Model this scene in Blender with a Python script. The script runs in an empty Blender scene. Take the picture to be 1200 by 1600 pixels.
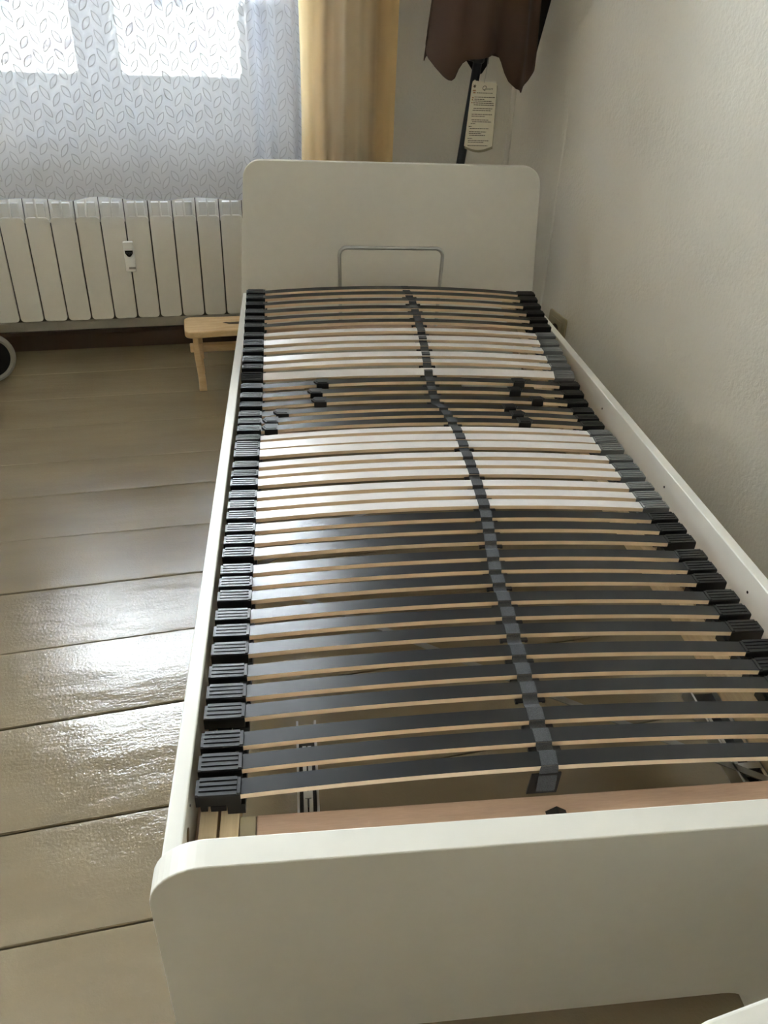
import bpy, bmesh, math, random
from mathutils import Vector, Matrix
random.seed(4)
SC = bpy.context.scene
COL = SC.collection

# ------------------------------------------------------------------ camera
def add_camera():
    yaw, pitch, roll = 0.1326, 0.5751, 0.0463
    cy, sy, cp, sp = math.cos(yaw), math.sin(yaw), math.cos(pitch), math.sin(pitch)
    f = Vector((sy*cp, cy*cp, -sp)); r = Vector((cy, -sy, 0)); u = r.cross(f)
    cr, sr = math.cos(roll), math.sin(roll)
    r2 = cr*r + sr*u; u2 = -sr*r + cr*u
    m = Matrix((r2, u2, -f)).transposed().to_4x4()
    m.translation = Vector((0.1563, -0.4473, 1.1119))
    cam = bpy.data.cameras.new('camera'); o = bpy.data.objects.new('camera', cam)
    COL.objects.link(o); o.matrix_world = m
    cam.sensor_fit = 'AUTO'; cam.sensor_width = 36.0
    cam.lens = 1204.41/1600*36.0
    cam.clip_start = 0.02
    SC.camera = o
add_camera()

# ------------------------------------------------------------------ sky, portals, exposure
PHI = 0.1318                         # the room is turned against the bed
RC, RS = math.cos(PHI), math.sin(PHI)
def room(X, Y, Z=0.0): return Vector((RC*X - RS*Y, RS*X + RC*Y, Z))

w = bpy.data.worlds.new('overcast_sky'); SC.world = w; w.use_nodes = True
bg = w.node_tree.nodes['Background']
bg.inputs['Color'].default_value = (0.90, 0.95, 1.0, 1)
bg.inputs['Strength'].default_value = 11.0
SC.view_settings.view_transform = 'Standard'
SC.view_settings.look = 'None'
SC.view_settings.gamma = 1.0
SC.view_settings.use_curve_mapping = False
SC.view_settings.exposure = 2.48
SC.cycles.max_bounces = 10
SC.cycles.diffuse_bounces = 7
SC.cycles.transparent_max_bounces = 24
SC.cycles.sample_clamp_indirect = 6.0
WIN1 = (-0.755, 0.49, 0.745, 2.55)
WIN2 = (-3.05, -1.25, 0.745, 2.65)  # unseen opening added and enlarged to let more daylight in
def portal(name, loc, rot, sx, sy):
    L = bpy.data.lights.new(name, 'AREA'); L.shape = 'RECTANGLE'; L.size = sx; L.size_y = sy
    L.cycles.is_portal = True
    o = bpy.data.objects.new(name, L); COL.objects.link(o); o.location = loc; o.rotation_euler = rot
for i, W_ in enumerate((WIN1, WIN2)):
    portal('window_portal', room((W_[0]+W_[1])/2, 3.02, (W_[2]+W_[3])/2), (-math.pi/2, 0, PHI), W_[1]-W_[0], W_[3]-W_[2])

# ------------------------------------------------------------------ material helpers
def srgb(r, g, b):
    def c(v):
        v /= 255.0
        return v/12.92 if v <= 0.04045 else ((v+0.055)/1.055)**2.4
    return (c(r), c(g), c(b), 1)
class NT:
    def __init__(s, name):
        s.m = bpy.data.materials.new(name); s.m.use_nodes = True
        s.t = s.m.node_tree; s.b = s.t.nodes['Principled BSDF']; s.o = s.t.nodes['Material Output']
    def n(s, typ, **kw):
        x = s.t.nodes.new(typ)
        for k, v in kw.items():
            if k in x.inputs: x.inputs[k].default_value = v
            else: setattr(x, k, v)
        return x
    def l(s, a, b): s.t.links.new(a, b)
    def coord(s, out='Object', scale=(1, 1, 1)):
        tc = s.n('ShaderNodeTexCoord'); mp = s.n('ShaderNodeMapping'); mp.inputs['Scale'].default_value = scale
        s.l(tc.outputs[out], mp.inputs['Vector']); return mp.outputs['Vector']
    def noise(s, vec, scale, detail=3, rough=0.5):
        x = s.n('ShaderNodeTexNoise'); x.inputs['Scale'].default_value = scale
        x.inputs['Detail'].default_value = detail; x.inputs['Roughness'].default_value = rough
        s.l(vec, x.inputs['Vector']); return x.outputs['Fac']
    def ramp(s, fac, stops):
        x = s.n('ShaderNodeValToRGB'); e = x.color_ramp.elements
        while len(e) < len(stops): e.new(0.5)
        for i, (p, c) in enumerate(stops): e[i].position = p; e[i].color = c
        s.l(fac, x.inputs['Fac']); return x.outputs['Color']
    def bump(s, h, strength, dist, prev=None):
        x = s.n('ShaderNodeBump'); x.inputs['Strength'].default_value = strength; x.inputs['Distance'].default_value = dist
        s.l(h, x.inputs['Height'])
        if prev: s.l(prev, x.inputs['Normal'])
        return x.outputs['Normal']
    def math(s, op, a, b=None, c=None):
        x = s.n('ShaderNodeMath'); x.operation = op
        for i, v in enumerate((a, b, c)):
            if v is None: continue
            if isinstance(v, (int, float)): x.inputs[i].default_value = v
            else: s.l(v, x.inputs[i])
        return x.outputs[0]
def simple(name, col, rough=0.5, metal=0.0, var=0.06, scale=40, bump=0.0, bscale=200, spec=0.5):
    t = NT(name); v = t.coord()
    a = [max(0, c*(1-var)) for c in col[:3]]+[1]; b = [min(1, c*(1+var)) for c in col[:3]]+[1]
    t.l(t.ramp(t.noise(v, scale), [(0.3, a), (0.7, b)]), t.b.inputs['Base Color'])
    t.b.inputs['Roughness'].default_value = rough; t.b.inputs['Metallic'].default_value = metal
    t.b.inputs['Specular IOR Level'].default_value = spec
    if bump: t.l(t.bump(t.noise(v, bscale), bump, 0.001), t.b.inputs['Normal'])
    return t.m
def wood(name, c1, c2, scale=(1, 12, 12), rough=0.5, rings=4.0):
    t = NT(name); v = t.coord(scale=scale)
    n1 = t.noise(v, rings, 4, 0.6); n2 = t.noise(v, rings*9, 3, 0.6)
    mix = t.math('ADD', t.math('MULTIPLY', n1, 0.7), t.math('MULTIPLY', n2, 0.3))
    t.l(t.ramp(mix, [(0.35, c1), (0.65, c2)]), t.b.inputs['Base Color'])
    t.b.inputs['Roughness'].default_value = rough
    t.l(t.bump(n2, 0.15, 0.0006), t.b.inputs['Normal'])
    return t.m

def mat_wall():
    t = NT('woodchip_wall_paint'); v = t.coord()
    t.l(t.ramp(t.noise(v, 1.3, 3), [(0.3, srgb(226, 222, 212)), (0.7, srgb(234, 230, 220))]), t.b.inputs['Base Color'])
    t.b.inputs['Roughness'].default_value = 0.75
    h = t.math('ADD', t.noise(v, 95, 3, 0.6), t.math('MULTIPLY', t.noise(v, 22, 2), 0.8))
    t.l(t.bump(h, 0.65, 0.004), t.b.inputs['Normal'])
    return t.m
def mat_floor():
    t = NT('gloss_floor_paint'); v = t.coord(scale=(0.28, 1, 1)); v1 = t.coord()
    t.l(t.ramp(t.noise(v, 6, 4), [(0.3, srgb(128, 115, 91)), (0.7, srgb(142, 129, 104))]), t.b.inputs['Base Color'])
    t.l(t.ramp(t.noise(v1, 9, 3), [(0.3, (0.085,)*3+(1,)), (0.7, (0.165,)*3+(1,))]), t.b.inputs['Roughness'])
    b1 = t.bump(t.noise(v, 48, 3, 0.5), 0.13, 0.006)
    b2 = t.bump(t.noise(v1, 190, 2, 0.7), 0.26, 0.002, b1)
    b3 = t.bump(t.noise(v, 9, 2), 0.30, 0.012, b2)
    t.l(b3, t.b.inputs['Normal'])
    t.b.inputs['Specular IOR Level'].default_value = 0.95
    return t.m
M = {}
M['wall'] = mat_wall()
M['wallfar'] = simple('bounce_cut_wall_tone', srgb(178, 166, 148), 0.8)  # darker tone for the unseen walls, chosen to cut bounce light
M['floor'] = mat_floor()
M['joint'] = simple('dark_floor_joint', srgb(60, 50, 40), 0.9)
M['ceiling'] = simple('ceiling_white', srgb(238, 234, 226), 0.8)
M['skirt'] = simple('brown_skirting_paint', srgb(70, 50, 36), 0.45)
M['bed'] = simple('white_furniture_foil', srgb(228, 227, 220), 0.40, var=0.012, bump=0.04, bscale=500)
M['lacquer'] = simple('window_white_lacquer', srgb(232, 234, 234), 0.3, var=0.01)
M['rad'] = simple('radiator_enamel', srgb(230, 227, 217), 0.35, var=0.012)
M['radback'] = simple('gap_shade_grey', srgb(92, 88, 80), 0.6)  # dark tone standing for shade between the radiator sections
M['darkfoil'] = simple('anthracite_slat_foil', srgb(27, 28, 31), 0.29, var=0.05, scale=120)
M['lightfoil'] = simple('pale_slat_foil', srgb(222, 218, 218), 0.26, var=0.02, scale=120)
M['beech'] = wood('beech_edge', srgb(222, 196, 164), srgb(238, 217, 190), (1.2, 30, 30))
M['beechpink'] = wood('beech_beam', srgb(192, 162, 140), srgb(212, 182, 158), (1.5, 14, 14))
M['pine'] = wood('pine_stool', srgb(220, 184, 134), srgb(240, 212, 168), (3, 16, 16), 0.42)
M['spruce'] = wood('laminated_rail', srgb(214, 190, 152), srgb(230, 208, 172), (30, 1.0, 40))
M['black'] = simple('black_plastic', srgb(27, 27, 29), 0.38, var=0.1)
M['grey'] = simple('grey_plastic', srgb(116, 118, 121), 0.42, var=0.04)
M['steel'] = simple('zinc_steel', (0.55, 0.56, 0.56, 1), 0.28, 1.0)
M['dimsteel'] = simple('dull_strap_steel', (0.26, 0.26, 0.25, 1), 0.45, 0.8)
M['hole'] = simple('drill_hole_dark', srgb(25, 22, 20), 0.9)
M['brass'] = simple('brass_insert', srgb(120, 92, 50), 0.4, 0.7)
M['cream'] = simple('beige_socket_plastic', srgb(178, 166, 138), 0.4, var=0.02)
M['brownsock'] = simple('brown_socket_plastic', srgb(84, 66, 48), 0.45)
M['meter'] = simple('meter_white_plastic', srgb(240, 240, 236), 0.35, var=0.01)
M['metershade'] = simple('meter_grey_slot', srgb(150, 146, 138), 0.5)
M['display'] = simple('meter_display', srgb(28, 28, 34), 0.2)
M['digit'] = simple('meter_digit_grey', srgb(92, 90, 98), 0.5)
M['tyre'] = simple('grey_rubber_tyre', srgb(142, 138, 128), 0.6, var=0.04)
M['pole'] = simple('anthracite_pole', srgb(44, 46, 52), 0.4)
M['paper'] = simple('tag_card', srgb(226, 218, 198), 0.6, var=0.02)
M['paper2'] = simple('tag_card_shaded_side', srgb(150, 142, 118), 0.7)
M['ink'] = simple('tag_ink', srgb(84, 76, 60), 0.7)
M['inkorange'] = simple('tag_orange_ink', srgb(176, 132, 96), 0.7)
M['string'] = simple('white_string', srgb(190, 186, 180), 0.7)
M['bark'] = simple('bark', srgb(176, 164, 170), 0.9, var=0.15)
M['render'] = simple('pale_house_render', srgb(240, 238, 234), 0.9)
M['ground'] = simple('pavement_ground', srgb(190, 188, 182), 0.9)
M['wglass_far'] = simple('far_window_pane', srgb(120, 126, 138), 0.2)
M['canopy'] = None

def mat_band():
    t = NT('woven_band'); v = t.coord(scale=(1, 1, 1))
    n = t.noise(v, 1100, 1)
    t.l(t.ramp(n, [(0.35, srgb(60, 61, 64)), (0.65, srgb(84, 85, 88))]), t.b.inputs['Base Color'])
    t.b.inputs['Roughness'].default_value = 0.75
    t.l(t.bump(n, 0.15, 0.0005), t.b.inputs['Normal'])
    return t.m
M['band'] = mat_band()
def mat_canopy(name, c1, c2):
    t = NT(name); v = t.coord(); n = t.noise(v, 300, 2); n2 = t.noise(v, 5, 3)
    t.l(t.ramp(n2, [(0.3, c1), (0.7, c2)]), t.b.inputs['Base Color'])
    t.b.inputs['Roughness'].default_value = 0.85
    t.l(t.bump(n, 0.25, 0.001), t.b.inputs['Normal'])
    return t.m
M['canopy'] = mat_canopy('brown_canopy_cloth', srgb(66, 47, 38), srgb(80, 58, 46))
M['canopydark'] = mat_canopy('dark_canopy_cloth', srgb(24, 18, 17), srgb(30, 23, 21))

def mat_glass():
    t = NT('window_glass')
    tr = t.n('ShaderNodeBsdfTransparent'); tr.inputs['Color'].default_value = (0.97, 0.98, 0.98, 1)
    gl = t.n('ShaderNodeBsdfGlossy'); gl.inputs['Roughness'].default_value = 0.02
    n = t.noise(t.coord(), 3, 1)
    fr = t.n('ShaderNodeFresnel'); fr.inputs['IOR'].default_value = 1.45
    fac = t.math('MULTIPLY', fr.outputs['Fac'], t.math('ADD', 0.9, t.math('MULTIPLY', n, 0.1)))
    mx = t.n('ShaderNodeMixShader'); t.l(fac, mx.inputs['Fac']); t.l(tr.outputs[0], mx.inputs[1]); t.l(gl.outputs[0], mx.inputs[2])
    t.l(mx.outputs[0], t.o.inputs['Surface']); return t.m
M['glass'] = mat_glass()

def mat_lace():
    # leaf-patterned net: UV in metres, columns of leaves leaning alternately left and right
    t = NT('leaf_lace'); tc = t.n('ShaderNodeTexCoord'); sp = t.n('ShaderNodeSeparateXYZ'); t.l(tc.outputs['UV'], sp.inputs[0])
    U, V = sp.outputs['X'], sp.outputs['Y']
    cw, rh = 0.031, 0.048
    cu = t.math('DIVIDE', U, cw); col = t.math('FLOOR', cu)
    par = t.math('MULTIPLY', t.math('FRACT', t.math('MULTIPLY', col, 0.5)), 2.0)      # 0 / 1
    sgn = t.math('SUBTRACT', t.math('MULTIPLY', par, 2.0), 1.0)
    a = t.math('MULTIPLY', t.math('SUBTRACT', t.math('FRACT', cu), 0.5), cw)
    rv = t.math('ADD', t.math('DIVIDE', V, rh), t.math('MULTIPLY', par, 0.35))
    b = t.math('MULTIPLY', t.math('SUBTRACT', t.math('FRACT', rv), 0.5), rh)
    ang = 0.56; ca, sa = math.cos(ang), math.sin(ang)
    as_ = t.math('MULTIPLY', a, sgn)
    p = t.math('ADD', t.math('MULTIPLY', as_, sa), t.math('MULTIPLY', b, ca))         # along the leaf
    q = t.math('SUBTRACT', t.math('MULTIPLY', as_, ca), t.math('MULTIPLY', b, sa))
    # leaf outline: |q| < w*(1-(p/l)^2)
    pl = t.math('DIVIDE', p, 0.0218)
    wid = t.math('MULTIPLY', t.math('SUBTRACT', 1.0, t.math('MULTIPLY', pl, pl)), 0.0086)
    d = t.math('SUBTRACT', wid, t.math('ABSOLUTE', q))                                  # >0 inside, metres
    inside = t.math('MULTIPLY', t.math('GREATER_THAN', d, 0.0), 1.0)
    edge = t.math('LESS_THAN', t.math('ABSOLUTE', t.math('SUBTRACT', d, 0.0005)), 0.0013)
    edge = t.math('MULTIPLY', edge, t.math('LESS_THAN', t.math('ABSOLUTE', pl), 1.08))
    hemz = t.math('LESS_THAN', V, 0.016); hem2 = t.math('MULTIPLY', t.math('LESS_THAN', t.math('ABSOLUTE', t.math('SUBTRACT', V, 0.0235)), 0.0012), 0.35)
    # opacity invented for light: dense low down to dim the panes, sheer above
    up = t.math('MULTIPLY', t.math('SUBTRACT', V, 0.56), 9.0); up.node.use_clamp = True
    base = t.math('SUBTRACT', 0.94, t.math('MULTIPLY', up, 0.86))
    op = t.math('ADD', base, t.math('MULTIPLY', inside, 0.035))
    op = t.math('ADD', op, t.math('MULTIPLY', edge, 0.50))
    op = t.math('ADD', op, t.math('ADD', t.math('MULTIPLY', hemz, 0.22), hem2))
    op = t.math('ADD', op, t.math('MULTIPLY', t.math('SUBTRACT', t.noise(tc.outputs['UV'], 900, 2), 0.5), 0.10))
    op = t.math('MINIMUM', op, 1.0)
    tr = t.n('ShaderNodeBsdfTransparent')
    df = t.n('ShaderNodeBsdfDiffuse'); df.inputs['Color'].default_value = srgb(224, 230, 246)
    mc = t.n('ShaderNodeMixRGB'); t.l(edge, mc.inputs['Fac']); mc.inputs['Color1'].default_value = srgb(228, 233, 247); mc.inputs['Color2'].default_value = srgb(196, 201, 216); t.l(mc.outputs[0], df.inputs['Color'])  # leaf edges tinted darker: shadow of the knit put into the colour
    tl = t.n('ShaderNodeBsdfTranslucent'); tl.inputs['Color'].default_value = srgb(232, 236, 244)
    m1 = t.n('ShaderNodeMixShader'); t.l(t.math('SUBTRACT', 0.055, t.math('MULTIPLY', edge, 0.05)), m1.inputs['Fac'])
    t.l(df.outputs[0], m1.inputs[1]); t.l(tl.outputs[0], m1.inputs[2])
    m2 = t.n('ShaderNodeMixShader'); t.l(op, m2.inputs['Fac']); t.l(tr.outputs[0], m2.inputs[1]); t.l(m1.outputs[0], m2.inputs[2])
    t.l(m2.outputs[0], t.o.inputs['Surface']); return t.m
M['lace'] = mat_lace()
def mat_drape():
    t = NT('ochre_drape_cloth'); tc = t.n('ShaderNodeTexCoord'); sp = t.n('ShaderNodeSeparateXYZ'); t.l(tc.outputs['UV'], sp.inputs[0])
    v = t.coord('UV', (1, 0.25, 1)); n = t.noise(v, 14, 4, 0.6)
    u = t.math('ADD', sp.outputs['X'], t.math('MULTIPLY', t.math('SUBTRACT', n, 0.5), 0.05))
    o, g, k = srgb(228, 200, 150), srgb(220, 208, 184), srgb(212, 190, 156)
    colr = t.ramp(u, [(0.0, srgb(232, 214, 170)), (0.06, o), (0.19, srgb(232, 204, 156)), (0.24, k), (0.40, srgb(214, 194, 162)), (0.50, g), (0.66, srgb(214, 198, 168)), (0.78, k), (0.90, srgb(224, 196, 148)), (1.0, o)])
    df = t.n('ShaderNodeBsdfDiffuse'); tl = t.n('ShaderNodeBsdfTranslucent')
    t.l(colr, df.inputs['Color']); t.l(colr, tl.inputs['Color'])
    b = t.bump(t.noise(t.coord(), 260, 2), 0.15, 0.001); t.l(b, df.inputs['Normal'])
    m1 = t.n('ShaderNodeMixShader'); m1.inputs['Fac'].default_value = 0.35
    t.l(df.outputs[0], m1.inputs[1]); t.l(tl.outputs[0], m1.inputs[2]); t.l(m1.outputs[0], t.o.inputs['Surface'])
    return t.m
M['drape'] = mat_drape()

# ------------------------------------------------------------------ mesh helpers
class MB:
    def __init__(s): s.v = []; s.f = []; s.mi = []; s.uv = {}
    def face(s, idx, mi=0): s.f.append(tuple(idx)); s.mi.append(mi)
    def box(s, x0, x1, y0, y1, z0, z1, mi=0, top=None):
        b = len(s.v)
        s.v += [(x0, y0, z0), (x1, y0, z0), (x1, y1, z0), (x0, y1, z0), (x0, y0, z1), (x1, y0, z1), (x1, y1, z1), (x0, y1, z1)]
        for k, q in enumerate([(0, 3, 2, 1), (4, 5, 6, 7), (0, 1, 5, 4), (1, 2, 6, 5), (2, 3, 7, 6), (3, 0, 4, 7)]):
            s.face([b+i for i in q], top if (top is not None and k == 1) else mi)
        return s
    def prism(s, poly, y0, y1, axis='Y', mi=0):
        # poly: list of 2-D points (counter-clockwise), extruded along the axis
        def P(a, b, d): return {'Y': (a, d, b), 'Z': (a, b, d), 'X': (d, a, b)}[axis]
        b = len(s.v); n = len(poly)
        s.v += [P(a, c, y0) for a, c in poly] + [P(a, c, y1) for a, c in poly]
        s.face(range(b, b+n), mi); s.face(range(b+2*n-1, b+n-1, -1), mi)
        for i in range(n):
            j = (i+1) % n
            s.face((b+j, b+i, b+n+i, b+n+j), mi)
        return s
    def tube(s, pts, r, seg=10, mi=0, caps=True):
        pts = [Vector(p) for p in pts]; rs = r if isinstance(r, (list, tuple)) else [r]*len(pts)
        b = len(s.v); up = None
        for i, p in enumerate(pts):
            t = ((pts[min(i+1, len(pts)-1)]-p).normalized() + (p-pts[max(i-1, 0)]).normalized())
            t = t.normalized() if t.length > 1e-6 else Vector((0, 0, 1))
            if up is None:
                up = Vector((0, 0, 1)) if abs(t.z) < 0.9 else Vector((1, 0, 0))
            a = (up - t*up.dot(t)).normalized(); c = t.cross(a); up = a
            for k in range(seg):
                an = 2*math.pi*k/seg
                s.v.append(tuple(p + (a*math.cos(an)+c*math.sin(an))*rs[i]))
        for i in range(len(pts)-1):
            for k in range(seg):
                k2 = (k+1) % seg
                s.face((b+i*seg+k, b+i*seg+k2, b+(i+1)*seg+k2, b+(i+1)*seg+k), mi)
        if caps:
            s.face([b+k for k in range(seg)][::-1], mi); s.face([b+(len(pts)-1)*seg+k for k in range(seg)], mi)
        return s
    def lathe(s, prof, axis_m=None, seg=32, mi=0):
        # prof: (radius, height) closed loop, about local Z
        b = len(s.v); n = len(prof); mm = axis_m or Matrix()
        for k in range(seg):
            an = 2*math.pi*k/seg
            for r, h in prof: s.v.append(tuple(mm @ Vector((r*math.cos(an), r*math.sin(an), h))))
        for k in range(seg):
            k2 = (k+1) % seg
            for i in range(n):
                j = (i+1) % n
                s.face((b+k*n+i, b+k2*n+i, b+k2*n+j, b+k*n+j), mi)
        return s
    def grid(s, fn, nu, nv, uv=None, mi=0, wrap=False):
        b = len(s.v)
        for j in range(nv+1):
            for i in range(nu+(0 if wrap else 1)):
                s.v.append(tuple(fn(i/nu, j/nv)))
                if uv: s.uv[len(s.v)-1] = uv(i/nu, j/nv)
        w = nu if wrap else nu+1
        for j in range(nv):
            for i in range(nu):
                i2 = (i+1) % w
                s.face((b+j*w+i, b+j*w+i2, b+(j+1)*w+i2, b+(j+1)*w+i), mi)
        return s
    def mesh(s, name, mats, smooth=None):
        me = bpy.data.meshes.new(name); me.from_pydata(s.v, [], s.f)
        for m in (mats if isinstance(mats, (list, tuple)) else [mats]): me.materials.append(m)
        me.polygons.foreach_set('material_index', s.mi)
        if s.uv:
            L = me.uv_layers.new(name='UVMap')
            for lp in me.loops: L.data[lp.index].uv = s.uv.get(lp.vertex_index, (0, 0))
        bm = bmesh.new(); bm.from_mesh(me); bmesh.ops.recalc_face_normals(bm, faces=bm.faces); bm.to_mesh(me); bm.free()
        if smooth:
            me.polygons.foreach_set('use_smooth', [True]*len(me.polygons)); me.set_sharp_from_angle(angle=math.radians(smooth))
        me.update(); return me
    def obj(s, name, mats, parent=None, smooth=None, bevel=0, seg=2, loc=None, rotz=None):
        return link(name, s.mesh(name, mats, smooth), parent, bevel, seg, loc, rotz)
def link(name, me, parent=None, bevel=0, seg=2, loc=None, rotz=None):
    o = bpy.data.objects.new(name, me); COL.objects.link(o)
    if parent: o.parent = parent
    if loc is not None: o.location = loc
    if rotz is not None: o.rotation_euler.z = rotz
    if bevel:
        b = o.modifiers.new('bevel', 'BEVEL'); b.width = bevel; b.segments = seg; b.limit_method = 'ANGLE'; b.angle_limit = math.radians(40)
        b.harden_normals = False
    return o
def thing(name, label, cat, loc=(0, 0, 0), rotz=0.0, group=None, kind=None):
    o = bpy.data.objects.new(name, None); COL.objects.link(o); o.location = loc; o.rotation_euler.z = rotz
    o.empty_display_size = 0.05
    tag(o, label, cat, group, kind); return o
def tag(o, label=None, cat=None, group=None, kind=None):
    if label: o['label'] = label
    if cat: o['category'] = cat
    if group: o['group'] = group
    if kind: o['kind'] = kind
    return o
def struct(name, label, cat, **kw): return thing(name, label, cat, kind='structure', **kw)
def arc(cx, cz, r, a0, a1, n=8):
    return [(cx+r*math.cos(a0+(a1-a0)*i/n), cz+r*math.sin(a0+(a1-a0)*i/n)) for i in range(n+1)]
def rrect(x0, x1, z0, z1, r, n=5):
    h = math.pi/2
    return arc(x1-r, z0+r, r, -h, 0, n) + arc(x1-r, z1-r, r, 0, h, n) + arc(x0+r, z1-r, r, h, 2*h, n) + arc(x0+r, z0+r, r, 2*h, 3*h, n)
def interp(x, pts):
    if x <= pts[0][0]: return pts[0][1]
    for (a, b), (c, d) in zip(pts, pts[1:]):
        if x <= c: return b+(d-b)*(x-a)/(c-a)
    return pts[-1][1]

# ------------------------------------------------------------------ room shell (room frame, turned by PHI)
XR, XL, YB, YF, ZC = 1.325, -3.20, 2.52, -4.60, 2.95
YO = 2.97                                     # outer face of the window wall
def build_shell():
    m = MB()
    xs = [XL-0.3, WIN2[0], WIN2[1], WIN1[0], WIN1[1], XR+0.3]
    for i in (0, 2, 4): m.box(xs[i], xs[i+1], YB, YO, 0, ZC)
    for W_ in (WIN1, WIN2):
        m.box(W_[0], W_[1], YB, YO, 0, W_[2]-0.03); m.box(W_[0], W_[1], YB, YO, W_[3], ZC)
    tag(m.obj('wall_back', M['wall'], rotz=PHI), 'cream woodchip wall with the window above the radiator', 'wall', kind='structure')
    m = MB(); m.box(XR, XR+0.3, YF, YB-0.002, 0, ZC)
    tag(m.obj('wall_right', M['wall'], rotz=PHI), 'cream woodchip wall along the right of the bed', 'wall', kind='structure')
    m = MB(); m.box(XL-0.3, XL, YF, YB-0.002, 0, ZC)
    tag(m.obj('wall_left', M['wallfar'], rotz=PHI), 'wall out of view on the left, darkened to cut bounce light', 'wall', kind='structure')
    m = MB(); m.box(XL-0.3, XR+0.3, YF-0.3, YF-0.002, 0, ZC)
    tag(m.obj('wall_front', M['wallfar'], rotz=PHI), 'wall behind the viewer, darkened to cut bounce light', 'wall', kind='structure')
    m = MB(); m.box(XL-0.3, XR+0.3, YF-0.3, YO, ZC+0.002, ZC+0.2)
    tag(m.obj('ceiling', M['ceiling'], rotz=PHI), 'plain white ceiling out of view', 'ceiling', kind='structure')
    # skirtings
    m = MB(); m.prism([(YB-0.022, 0.0), (YB-0.001, 0.0), (YB-0.001, 0.068), (YB-0.014, 0.068), (YB-0.022, 0.058)], XL+0.002, XR-0.002, 'X')
    tag(m.obj('baseboard_back', M['skirt'], rotz=PHI), 'dark brown skirting board under the radiator', 'baseboard', kind='structure')
    m = MB(); m.box(XR-0.014, XR-0.001, YF+0.002, YB-0.024, 0, 0.04)
    tag(m.obj('baseboard_right', M['wall'], rotz=PHI), 'low painted skirting hidden behind the bed', 'baseboard', kind='structure')
    # faint plaster ridge on the right wall near the corner
    m = MB(); m.tube([(XR+0.003, 2.05, 0.05), (XR+0.003, 2.052, 0.45), (XR+0.003, 2.06, 0.80), (XR+0.005, 2.07, 1.0)], [0.010, 0.010, 0.008, 0.004], 10)
    tag(m.obj('trim_1', M['wall'], rotz=PHI, smooth=60), 'faint plastered cable ridge running up the right wall beside the headboard', 'trim', kind='structure')
    m = MB(); m.tube([(XR-0.004, YB-0.004, 0.0), (XR-0.004, YB-0.004, ZC)], 0.011, 10)
    tag(m.obj('trim_2', M['wall'], rotz=PHI, smooth=60), 'pale rounded bead in the corner behind the parasol', 'trim', kind='structure')

SEAMS = [(1.8452, -.012), (1.6158, -.012), (1.4319, -.004), (1.2266, -.010), (1.0193, .006), (.8215, .016), (.6175, .020), (.3917, .002), (.2042, -.010)]
def build_floor():
    root = struct('floor', 'old floor of wide planks painted glossy greige', 'floor', rotz=PHI)
    m = MB(); m.box(XL-0.28, XR+0.28, YF-0.28, YO-0.05, -0.06, -0.014)
    m.obj('subfloor', M['joint'], root)
    seams = [(2.53, 0.0), (2.27, -.006), (2.055, -.010)] + SEAMS
    y = SEAMS[-1][0]
    while y > YF: y -= 0.205; seams.append((y, 0.0))
    st = [XL-0.01, -1.0, -0.2, 0.5, XR+0.01]
    def ys(s): return [s[0]+s[1]*max(-1.0, min(0.9, x+0.2)) for x in st]
    rnd = random.Random(7)
    for a, b in zip(seams, seams[1:]):
        ya, yb = ys(a), ys(b); g = 0.0006+rnd.random()*0.0010
        dz = (rnd.random()-0.5)*0.0016
        prof = [(0.0, -0.014), (0.0, -0.0025), (0.008, -0.0006), (0.06, 0.0), (0.94, 0.0), (0.992, -0.0006), (1.0, -0.0025), (1.0, -0.014)]
        m = MB(); n = len(prof)
        for x, p, q in zip(st, ya, yb):
            for t, z in prof: m.v.append((x, (p-g)+((q+g)-(p-g))*t, z+(dz if z > -0.01 else 0)-0.0006))
        for i in range(len(st)-1):
            for k in range(n-1): m.face((i*n+k, i*n+k+1, (i+1)*n+k+1, (i+1)*n+k))
        m.face(range(n)); m.face(range((len(st)-1)*n+n-1, (len(st)-1)*n-1, -1))
        m.obj('floor_plank', M['floor'], root, smooth=35)

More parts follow.
